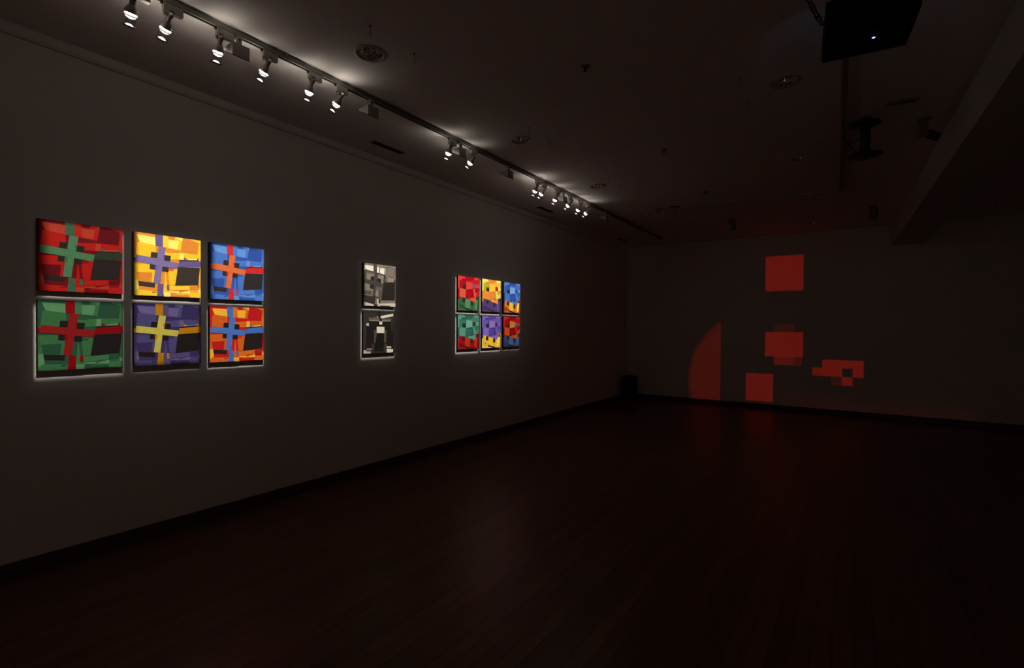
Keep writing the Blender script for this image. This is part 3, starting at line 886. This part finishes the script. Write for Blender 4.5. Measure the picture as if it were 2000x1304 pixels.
SPOTS = [
    (1.043, 1, 'lit track spotlight nearest the camera, cut by the top edge of the photo'),
    (1.203, 0, 'lit track spotlight second from the top left, tilted with its bell showing'),
    (1.484, 3, 'lit track spotlight just left of the nearest grey floodlight box'),
    (1.766, 2, 'lit track spotlight just right of the nearest grey floodlight box'),
    (2.096, 5, 'lit track spotlight left of the one beside the wedge floodlight under the large downlight'),
    (2.318, 4, 'lit track spotlight beside the wedge floodlight, last of the near six'),
    (3.566, 7, 'lit track spotlight of the middle pair, left of the bright floodlight box'),
    (3.888, 6, 'lit track spotlight of the middle pair, right of the bright floodlight box'),
    (5.128, 9, 'lit track spotlight starting the far cluster, leftmost of its six'),
    (5.272, 8, 'lit track spotlight second in the far cluster, close behind the leftmost'),
    (5.617, 11, 'lit track spotlight left of the floodlight box within the far cluster'),
    (5.967, 10, 'lit track spotlight right of the floodlight box within the far cluster'),
    (6.272, 13, 'lit track spotlight fifth in the far cluster, before the farthest one'),
    (6.510, 12, 'lit track spotlight farthest along the track, end of the far cluster'),
]
for y, k, lab in SPOTS:
    g = 'near six lit track spotlights' if k < 6 else ('middle pair of lit track spotlights' if k < 8 else 'far cluster of lit track spotlights')
    make_spot(y, PICTURES[k], lab, g)


# ------------------------------------------------------------------ unlit wedge floodlights on the same track
def make_flood(y, label):
    root = thing('track_floodlight', (TX, y, CEIL - 0.034), label, 'floodlight', 'unlit wedge floodlights on the track')
    MB().box((-0.014, -0.018, -0.016), (0.014, 0.030, 0), bevel=0.003).build('adapter', M['white_metal'], root)
    st = MB().box((0.010, -0.014, -0.066), (0.030, 0.014, -0.006), bevel=0.003).build('stem', M['white_metal'], root)
    MB().cyl((0.0295, 0, -0.028), (0.034, 0, -0.028), 0.006).build('screw', M['dark_metal'], st)
    # wedge: upright back panel, sloping top, tilted glass opening facing the wall
    x1, x0 = 0.048, -0.062
    zt, zb, za = -0.063, -0.142, -0.086
    MB().prism([(x1, -0.052, zt), (x1, -0.052, zb), (x0, -0.052, za), (x0, -0.052, za + 0.012)], (0, 0.104, 0)).build('housing', M['white_metal'], root)
    MB().prism([(x1 + 0.001, -0.054, zb - 0.001), (x1 + 0.001, -0.054, zb - 0.005), (x0, -0.054, za - 0.005), (x0, -0.054, za - 0.001)], (0, 0.108, 0)).build('glass_frame', M['dark_metal'], root)
    return root


f0 = make_flood(1.584, 'grey wedge floodlight on the track between the third and fourth lit spotlights')
for y, lab in ((2.605, 'grey wedge floodlight on the track below left of the large downlight'),
               (3.690, 'pale lit wedge floodlight between the middle pair of lit spotlights'),
               (4.500, 'dark wedge floodlight on the track alone before the far spotlight cluster'),
               (5.760, 'pale small wedge floodlight inside the far spotlight cluster'),
               (7.110, 'faint wedge floodlight on the track beyond the farthest lit spotlight')):
    dup(f0, (TX, y, CEIL - 0.034), lab)


# ------------------------------------------------------------------ recessed downlights
def make_downlight(x, y, label):
    root = thing('recessed_downlight', (x, y, CEIL), label, 'downlight', 'recessed ceiling downlights')
    MB().lathe((0, 0, 0), (0, 0, -1), [(0, 0.108), (0.004, 0.106), (0.007, 0.098), (0.007, 0.090), (0.003, 0.082), (-0.010, 0.080), (-0.010, 0.084), (0.0, 0.086), (0, 0.108)], 48, close=False).build('trim_ring', M['white_metal'], root, 40)
    MB().lathe((0, 0, 0), (0, 0, 1), [(0.004, 0.080), (0.03, 0.078), (0.06, 0.068), (0.085, 0.048), (0.095, 0.02), (0.097, 0), (0.101, 0), (0.099, 0.022), (0.089, 0.052), (0.063, 0.073), (0.03, 0.083), (0.004, 0.0835), (0.004, 0.080)], 48, close=False).build('reflector', M['chrome'], root, 50)
    for s in (-1, 1):
        b = MB().lathe((0.031 * s, 0, 0.076), (0.0, 0, -1), [(0, 0.010), (0.02, 0.012), (0.034, 0.020), (0.048, 0.023), (0.060, 0.019), (0.066, 0.009), (0.068, 0)], 24)
        b.build('bulb', M['bulb'], root, 60)
    return root


d0 = make_downlight(*DOWNLIGHTS[0])
for x, y, lab in DOWNLIGHTS[1:]:
    dup(d0, (x, y, CEIL), lab, rz=random.uniform(-0.5, 0.5))


# ------------------------------------------------------------------ ceiling hooks, sprinkler roses, vents
def make_hook(x, y, label):
    root = thing('ceiling_hook', (x, y, CEIL), label, 'hook', 'dark ceiling hooks')
    MB().lathe((0, 0, 0), (0, 0, -1), [(0, 0.008), (0.003, 0.007), (0.005, 0.003)], 16).build('plate', M['dark_metal'], root, 40)
    MB().tube([(0, 0, -0.002), (0, 0, -0.055), (0.004, 0, -0.064), (0.010, 0, -0.064), (0.013, 0, -0.056)], 0.0016, 8).build('pin', M['dark_metal'], root, 60)
    return root


HOOKS = [(1.795, 2.006, 'thin dark ceiling hook directly behind the largest downlight'),
         (1.793, 2.375, 'thin dark ceiling hook to the right of the largest downlight'),
         (1.777, 3.826, 'thin dark ceiling hook directly above the second downlight of the track row'),
         (1.764, 4.218, 'thin dark ceiling hook right of the second downlight of the track row'),
         (1.764, 5.668, 'tiny ceiling hook above the third downlight of the track row'),
         (1.757, 6.027, 'tiny ceiling hook right of the third downlight of the track row'),
         (3.534, 3.931, 'thin ceiling hook left of the downlight nearest the projector'),
         (3.524, 4.343, 'thin ceiling hook below left of the downlight nearest the projector')]
h0 = make_hook(*HOOKS[0])
for x, y, lab in HOOKS[1:]:
    dup(h0, (x, y, CEIL), lab)


def make_rose(x, y, label):
    root = thing('ceiling_sprinkler', (x, y, CEIL), label, 'sprinkler', 'sprinkler heads in mid ceiling')
    MB().lathe((0, 0, 0), (0, 0, -1), [(-0.003, 0.034), (0.004, 0.032), (0.008, 0.016)], 24).build('rose', M['track'], root, 40)
    MB().lathe((0, 0, -0.006), (0, 0, -1), [(0, 0.009), (0.012, 0.007), (0.020, 0.004), (0.021, 0.016), (0.023, 0.016), (0.023, 0)], 18).build('deflector', M['dark_metal'], root, 40)
    return root


r0 = make_rose(2.669, 3.156, 'dark sprinkler head on the open ceiling right of the large downlight')
dup(r0, (2.626, 5.054, CEIL), 'small sprinkler head at mid ceiling, right of the second track row downlight')
dup(r0, (2.601, 6.891, CEIL), 'tiny sprinkler head on the far ceiling just before the pale cross track')


def make_vent(y0, y1, label):
    yc = (y0 + y1) / 2
    root = thing('ceiling_vent', (0.315, yc, CEIL), label, 'vent', 'slot vents between track and wall')
    h = (y1 - y0) / 2
    fr = MB()
    fr.box((-0.040, -h, -0.004), (-0.030, h, 0)).box((0.030, -h, -0.004), (0.040, h, 0))
    fr.box((-0.030, -h, -0.004), (0.030, -h + 0.010, 0)).box((-0.030, h - 0.010, -0.004), (0.030, h, 0))
    fr.build('vent_frame', M['dark_track'], root)
    MB().box((-0.030, -h + 0.010, -0.0012), (0.030, h - 0.010, 0)).build('backing', M['dark_void'], root)
    for i in range(3):
        x = -0.016 + 0.016 * i
        MB().prism([(x - 0.006, -h + 0.01, -0.0012), (x + 0.004, -h + 0.01, -0.004), (x + 0.006, -h + 0.01, -0.0035), (x - 0.004, -h + 0.01, -0.0012)], (0, 2 * h - 0.02, 0)).build('slat', M['dark_metal'], root)
    return root


make_vent(3.25, 3.66, 'nearest dark slot vent in the ceiling left of the track')
make_vent(6.39, 6.81, 'dark slot vent in the ceiling below the far spotlight cluster')
make_vent(9.48, 9.86, 'farthest faint slot vent in the ceiling near the room corner')


# ------------------------------------------------------------------ unlit fittings near the back of the room
b0 = thing('bracket_spotlight', (1.805, 7.47, CEIL), 'unlit fitting with two upright arms on ceiling at left end of cross track', 'ceiling fitting', None, 0.13)
MB().box((-0.075, -0.02, -0.012), (0.075, 0.02, 0), bevel=0.003).build('base_plate', M['dark_track'], b0)
for s in (-1, 1):
    MB().box((-0.008 + 0.06 * s, -0.016, -0.105), (0.008 + 0.06 * s, 0.016, -0.012), bevel=0.002).build('arm', M['white_metal'], b0)
MB().box((-0.06, -0.014, -0.105), (0.075, 0.014, -0.092), bevel=0.003).build('crossbar', M['white_metal'], b0)
b1 = thing('ceiling_track_connector', (2.035, 7.476, CEIL), 'small dark T shaped connector on ceiling where the pale cross track starts', 'connector', None, 0.13)
MB().box((-0.075, -0.022, -0.014), (0.06, 0.022, 0.003), bevel=0.003).build('top_plate', M['dark_metal'], b1)
MB().box((-0.022, -0.018, -0.095), (0.022, 0.018, -0.014), bevel=0.004).build('feed_box', M['dark_track'], b1)


def make_can(x, y, label):
    root = thing('cylinder_downlight', (x, y, CEIL), label, 'spotlight', 'unlit surface cylinders')
    MB().lathe((0, 0, 0), (0, 0, -1), [(0, 0.05), (0.012, 0.05), (0.012, 0.014), (0.03, 0.012)], 24).build('mount', M['dark_track'], root, 40)
    b = MB().lathe((0.0, 0, -0.03), (0.10, 0.02, -1), [(0, 0.05), (0.008, 0.055), (0.15, 0.055), (0.15, 0.048), (0.10, 0.045), (0.10, 0)], 32, close=False).build('barrel', M['dark_track'], root, 40)
    MB().lathe((0.012, 0.0024, -0.155), (0.10, 0.02, -1), [(0, 0.044), (0.012, 0.046), (0.02, 0.044)], 28).build('aperture', M['dark_void'], b, 40)
    return root


c0 = make_can(2.56, 8.85, 'small unlit cylinder spotlight hanging from the far ceiling left of the red square')
dup(c0, (4.46, 9.05, CEIL), 'small unlit cylinder spotlight hanging from the far ceiling beside the beam')

# empty projector mount: two plates on a column, with loose cables
pm = thing('projector_mount', (4.30, 5.25, CEIL), 'empty dark projector mount pole with two round plates and loose cables', 'projector mount')
MB().lathe((0, 0, 0), (0, 0, -1), [(0, 0.045), (0.006, 0.045), (0.006, 0.02), (0.05, 0.018)], 24).build('ceiling_flange', M['dark_track'], pm, 40)
MB().lathe((0, 0, -0.045), (0, 0, -1), [(0, 0.02), (0.004, 0.112), (0.010, 0.115), (0.016, 0.110), (0.030, 0.045)], 40).build('upper_plate', M['black_plastic'], pm, 40)
po = MB().lathe((0, 0, -0.07), (0, 0, -1), [(0, 0.040), (0.24, 0.040)], 28).build('pole', M['dark_metal'], pm, 40)
MB().lathe((0, 0, -0.170), (0, 0, -1), [(0, 0.044), (0.012, 0.044)], 28).build('clamp', M['black_plastic'], po, 40)
MB().lathe((0, 0, -0.295), (0, 0, -1), [(0, 0.042), (0.016, 0.062), (0.022, 0.125), (0.030, 0.128), (0.034, 0.120), (0.034, 0.0)], 40, close=False).build('lower_plate', M['dark_metal'], pm, 40)
MB().tube([(-0.01, -0.03, 0), (-0.012, -0.05, -0.03), (-0.012, -0.052, -0.07), (-0.005, -0.046, -0.2), (0.015, -0.046, -0.27), (0.04, -0.05, -0.30)], 0.005).build('cable', M['black_plastic'], pm, 60)
MB().tube([(-0.15, -0.02, -0.10), (-0.14, -0.02, -0.16), (-0.115, -0.03, -0.215), (-0.08, -0.035, -0.205), (-0.04, -0.036, -0.18)], 0.004).build('cable', M['black_plastic'], pm, 60)
MB().tube([(-0.175, -0.02, -0.165), (-0.14, -0.02, -0.175), (-0.11, -0.03, -0.24), (-0.06, -0.05, -0.295)], 0.004).build('cable', M['black_plastic'], pm, 60)

cb = thing('cable_outlet', (4.55, 5.02, CEIL), 'short pale socket strip on ceiling right of the empty projector mount', 'outlet', None, 0.12)
MB().box((-0.11, -0.025, -0.02), (0.09, 0.025, 0), bevel=0.004).build('strip', M['dark_track'], cb)
for k in range(4):
    MB().cyl((-0.07 + 0.04 * k, 0, -0.02), (-0.07 + 0.04 * k, 0, -0.0215), 0.012, None, 16).build('socket_hole', M['dark_void'], cb, 40)
ws = thing('ceiling_camera', (4.72, 5.55, CEIL), 'dark small camera like fitting on ceiling between projector mount and beam', 'camera', None, 0.2)
MB().lathe((0, 0, 0), (0, 0, -1), [(0, 0.05), (0.01, 0.05), (0.012, 0.02)], 24).build('rose', M['dark_track'], ws, 40)
MB().box((-0.035, -0.03, -0.15), (0.02, 0.03, -0.008), bevel=0.004).build('bracket', M['dark_track'], ws)
wb = MB().lathe((0.02, 0.02, -0.12), (0.8, 0.2, -0.35), [(0, 0.030), (0.012, 0.036), (0.10, 0.036), (0.10, 0.028), (0.085, 0.0)], 28, close=False).build('body', M['dark_metal'], ws, 40)

# ------------------------------------------------------------------ the hanging projector
PX, PY, PZ = 4.268, 2.815, 2.900
pj = thing('projector', (PX, PY, PZ), 'black projector hanging from ceiling with a small blue indicator light', 'projector', None, math.radians(5.0))
MB().box((-0.170, -0.170, 0.0), (0.170, 0.170, 0.115), bevel=0.008).build('case', M['black_case'], pj)
cp = MB().box((-0.052, -0.055, -0.003), (0.042, 0.050, 0.002), bevel=0.001).build('connector_panel', M['panel'], pj)
for k in range(3):
    MB().box((-0.044, 0.022 - 0.02 * k, -0.0042), (0.008, 0.028 - 0.02 * k, -0.0025)).build('vent_slot', M['black_case'], cp)
led = MB().lathe((0.026, 0.012, -0.003), (0, 0, -1), [(0, 0.0062), (0.0014, 0.0050), (0.0022, 0)], 20).build('indicator_light', M['led'], pj, 60)
MB().lathe((0.026, 0.012, -0.0028), (0, 0, -1), [(0, 0.0062), (0, 0.0092), (0.0010, 0.0088), (0.0010, 0.0062)], 24, close=False).build('indicator_halo', M['halo_glow'], led, 60)  # glowing ring imitates the soft blue halo around the LED
MB().lathe((-0.03, 0.166, 0.058), (0, 1, 0), [(0, 0.042), (0.014, 0.040), (0.014, 0.032), (0.006, 0.028), (0.008, 0.0)], 36, close=False).build('lens', M['black_plastic'], pj, 40)
MB().lathe((0.0, 0.0, 0.11), (0, 0, 1), [(0, 0.06), (0.02, 0.06), (0.02, 0.022), (0.348, 0.022), (0.348, 0.06), (0.368, 0.06)], 28).build('mount', M['dark_metal'], pj, 40)
for s_ in (-1, 1):
    MB().box((0.12 * s_ - 0.015, -0.15, -0.008), (0.12 * s_ + 0.015, -0.12, 0.002), bevel=0.003).build('foot', M['black_plastic'], pj)
MB().box((-0.15, -0.166, 0.112), (-0.09, -0.12, 0.124), bevel=0.004).build('button_pad', M['black_plastic'], pj)

# safety chain from the ceiling down to the projector
ch = MB()
p0, p1 = Vector((3.955, 2.50, CEIL - 0.004)), Vector((4.094, 2.70, 2.965))
N = 15
pts = []
for i in range(N):
    t = (i + 0.5) / N
    q = p0.lerp(p1, t)
    q.z -= 0.06 * math.sin(PI * t)
    pts.append(q)
for i, q in enumerate(pts):
    d = (pts[min(i + 1, N - 1)] - pts[max(i - 1, 0)]).normalized()
    a, u, w = frame(d)
    ax = u if i % 2 == 0 else w
    oth = w if i % 2 == 0 else u
    link = []
    for k in range(16):
        t = 2 * PI * k / 16
        link.append(q + d * math.cos(t) * 0.023 + oth * math.sin(t) * 0.011)
    link.append(link[0])
    ch.tube(link, 0.0028, 6)
co = ch.build('safety_chain', M['dark_metal'], None, 60, origin=p0)
tag(co, 'dark metal safety chain hanging from ceiling to left side of projector', 'chain')

# ------------------------------------------------------------------ the speaker standing in the corner
sp = thing('floor_speaker', (0.19, 10.50, 0.0), 'black floor speaker standing in the far left corner of room', 'speaker', None, math.radians(8))
MB().prism([(-0.135, -0.15, 0.012), (0.135, -0.15, 0.012), (0.135, -0.15, 0.50), (0.12, -0.15, 0.515), (-0.12, -0.15, 0.515), (-0.135, -0.15, 0.50)], (0, 0.30, 0)).build('cabinet', M['black_case'], sp)
MB().box((-0.12, -0.162, 0.03), (0.12, -0.15, 0.49), bevel=0.004).build('grille', M['grille'], sp)
MB().tube([(-0.05, 0, 0.51), (-0.045, 0, 0.532), (0.045, 0, 0.532), (0.05, 0, 0.51)], 0.007).build('handle', M['black_plastic'], sp, 60)
MB().cyl((0.085, -0.02, 0.51), (0.085, -0.02, 0.528), 0.014).build('knob', M['black_plastic'], sp, 40)
for sx in (-1, 1):
    for sy in (-1, 1):
        MB().cyl((0.10 * sx, 0.11 * sy, 0), (0.10 * sx, 0.11 * sy, 0.013), 0.018).build('foot', M['black_plastic'], sp, 40)

for x, lab in ((2.302, 'small power outlet on the back skirting between the two tall red shapes'), (5.538, 'small power outlet on the back skirting near right edge of photo')):
    o = thing('power_outlet', (x, BACK - 0.014, 0.088), lab, 'outlet', 'outlets on the back skirting')
    MB().box((-0.07, -0.012, -0.02), (0.07, 0, 0.02), bevel=0.004).build('plate', M['outlet'], o)
    for s in (-1, 1):
        MB().box((0.03 * s - 0.010, -0.0135, -0.008), (0.03 * s + 0.010, -0.011, 0.008)).build('socket', M['dark_void'], o)

# ------------------------------------------------------------------ the projection on the back wall: real light from the projector lens
LP = Vector((PX - 0.046, PY + 0.200, PZ + 0.058))
ld = bpy.data.lights.new('projector_beam', 'SPOT')
ld.energy = PROJ_WATTS
ld.color = (1, 1, 1)
ld.spot_size = math.radians(120)
ld.spot_blend = 0.0
ld.shadow_soft_size = 0.002
nt, em, math_, step, u, v = light_nodes(ld)
D = BACK - LP.y
X = math_('ADD', math_('MULTIPLY', u, D), LP.x)
Z = math_('ADD', math_('MULTIPLY', v, D), LP.z)
RECTS = [  # x0, x1, z0, z1, level
    (2.816, 3.458, 2.306, 2.978, 1.00),
    (2.823, 3.464, 1.035, 1.510, 1.00),
    (2.989, 3.311, 1.510, 1.675, 0.16),
    (2.982, 3.309, 0.876, 1.035, 0.62),
    (3.309, 3.450, 0.873, 1.035, 0.28),
    (2.484, 2.970, 0.148, 0.693, 0.86),
    (3.778, 4.082, 0.706, 1.009, 1.00),
    (4.082, 4.244, 0.859, 1.009, 1.00),
    (4.244, 4.403, 0.706, 1.009, 1.00),
    (3.619, 3.778, 0.706, 0.858, 0.80),
    (4.080, 4.242, 0.550, 0.706, 0.88),
    (3.921, 4.080, 0.543, 0.706, 0.14),
    (4.244, 4.393, 0.565, 0.706, 0.04),
]
E_ = 0.006
tot = None
for x0, x1, z0, z1, lv in RECTS:
    k = math_('MULTIPLY', step(X, x0 - E_, x0 + E_), step(X, x1 + E_, x1 - E_))
    k = math_('MULTIPLY', k, math_('MULTIPLY', step(Z, z0 - E_, z0 + E_), step(Z, z1 + E_, z1 - E_)))
    k = math_('MULTIPLY', k, lv)
    tot = k if tot is None else math_('ADD', tot, k)
# soft edged arc left of the picture area
dx = math_('SUBTRACT', X, 2.856)
dz = math_('SUBTRACT', Z, 0.50)
rr = math_('SQRT', math_('ADD', math_('MULTIPLY', dx, dx), math_('MULTIPLY', dz, dz)))
arc = math_('MULTIPLY', step(rr, 1.54, 1.40), step(X, 2.012, 1.996))
arc = math_('MULTIPLY', arc, step(Z, 0.0, 0.1))
tot = math_('ADD', tot, math_('MULTIPLY', arc, 0.42))
# glow of light off the floor, drawn into the projector image
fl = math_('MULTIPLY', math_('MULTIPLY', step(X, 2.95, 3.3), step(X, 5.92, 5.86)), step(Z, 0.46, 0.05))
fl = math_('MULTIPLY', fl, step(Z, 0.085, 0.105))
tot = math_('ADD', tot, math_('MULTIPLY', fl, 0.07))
blk = math_('MULTIPLY', math_('MULTIPLY', step(X, 2.0, 2.02), step(X, 5.92, 5.90)), math_('MULTIPLY', step(Z, 2.925, 2.91), step(Z, 0.08, 0.10)))
blk = math_('MULTIPLY', blk, BLACK_LEVEL)
t2 = math_('ADD', math_('ADD', math_('MULTIPLY', u, u), math_('MULTIPLY', v, v)), 1.0)
even = math_('POWER', t2, 1.5)
cr = nt.nodes.new('ShaderNodeCombineXYZ')
nt.links.new(math_('ADD', tot, blk), cr.inputs[0])
nt.links.new(math_('ADD', math_('MULTIPLY', tot, 0.018), math_('MULTIPLY', blk, 0.95)), cr.inputs[1])
nt.links.new(math_('ADD', math_('MULTIPLY', tot, 0.001), math_('MULTIPLY', blk, 0.88)), cr.inputs[2])
nt.links.new(cr.outputs[0], em.inputs['Color'])
nt.links.new(even, em.inputs['Strength'])
lo = bpy.data.objects.new('projector_beam', ld)
col.objects.link(lo)
lo.matrix_world = Matrix(((1, 0, 0, LP.x), (0, 0, -1, LP.y), (0, 1, 0, LP.z), (0, 0, 0, 1)))

# cool light leaking upwards from the projector's side vents
for s in (-1, 1):
    ld = bpy.data.lights.new('vent_leak', 'SPOT')
    ld.energy = LEAK_WATTS
    ld.color = (0.55, 0.75, 1.0)
    ld.spot_size = math.radians(56)
    ld.spot_blend = 1.0
    ld.shadow_soft_size = 0.02
    o = bpy.data.objects.new('vent_leak', ld)
    col.objects.link(o)
    o.location = (PX + 0.185 * s - 0.012, PY + 0.165 + 0.015 * s, PZ + 0.085)
    o.rotation_euler = Vector((0.12 * s, 0.85, 0.42)).to_track_quat('-Z', 'Y').to_euler()

# added warm fill lamp, unseen behind the photographer, lifts lower wall and floor
ld = bpy.data.lights.new('fill_lamp', 'POINT')
ld.energy = FILL_WATTS
ld.color = (1.0, 0.78, 0.66)
ld.shadow_soft_size = 0.25
lo = bpy.data.objects.new('fill_lamp', ld)
col.objects.link(lo)
lo.location = (5.6, -1.8, 0.55)

# ------------------------------------------------------------------ world, camera, colour management
w = bpy.data.worlds.new('night')
scene.world = w
w.use_nodes = True
w.node_tree.nodes['Background'].inputs[0].default_value = (0, 0, 0, 1)
w.node_tree.nodes['Background'].inputs[1].default_value = 0.0

cd = bpy.data.cameras.new('camera')
cam = bpy.data.objects.new('camera', cd)
col.objects.link(cam)
yaw, pitch, roll, Fpx = 0.60104, -0.0112, 0.00612, 969.088
cy, sy, cp_, sp_ = math.cos(yaw), math.sin(yaw), math.cos(pitch), math.sin(pitch)
f = Vector((-sy * cp_, cy * cp_, sp_))
r = Vector((cy, sy, 0))
up = r.cross(f)
c, s = math.cos(roll), math.sin(roll)
R_, U_ = r * c + up * s, up * c - r * s
cam.matrix_world = Matrix(((R_.x, U_.x, -f.x, 4.2273), (R_.y, U_.y, -f.y, 0.0), (R_.z, U_.z, -f.z, 1.55), (0, 0, 0, 1)))
cd.sensor_fit = 'HORIZONTAL'
cd.sensor_width = 36.0
cd.lens = Fpx / 2000.0 * 36.0
cd.clip_start = 0.05
scene.camera = cam

vs = scene.view_settings
vs.view_transform = 'Standard'
vs.look = 'None'
vs.exposure = 0.0
vs.gamma = 1.0
vs.use_curve_mapping = False
scene.display_settings.display_device = 'sRGB'
scene.cycles.use_denoising = True
scene.cycles.max_bounces = 12
scene.cycles.diffuse_bounces = 10
scene.cycles.caustics_reflective = False
scene.cycles.caustics_refractive = False
scene.cycles.sample_clamp_indirect = 2.0
scene.cycles.use_light_tree = True
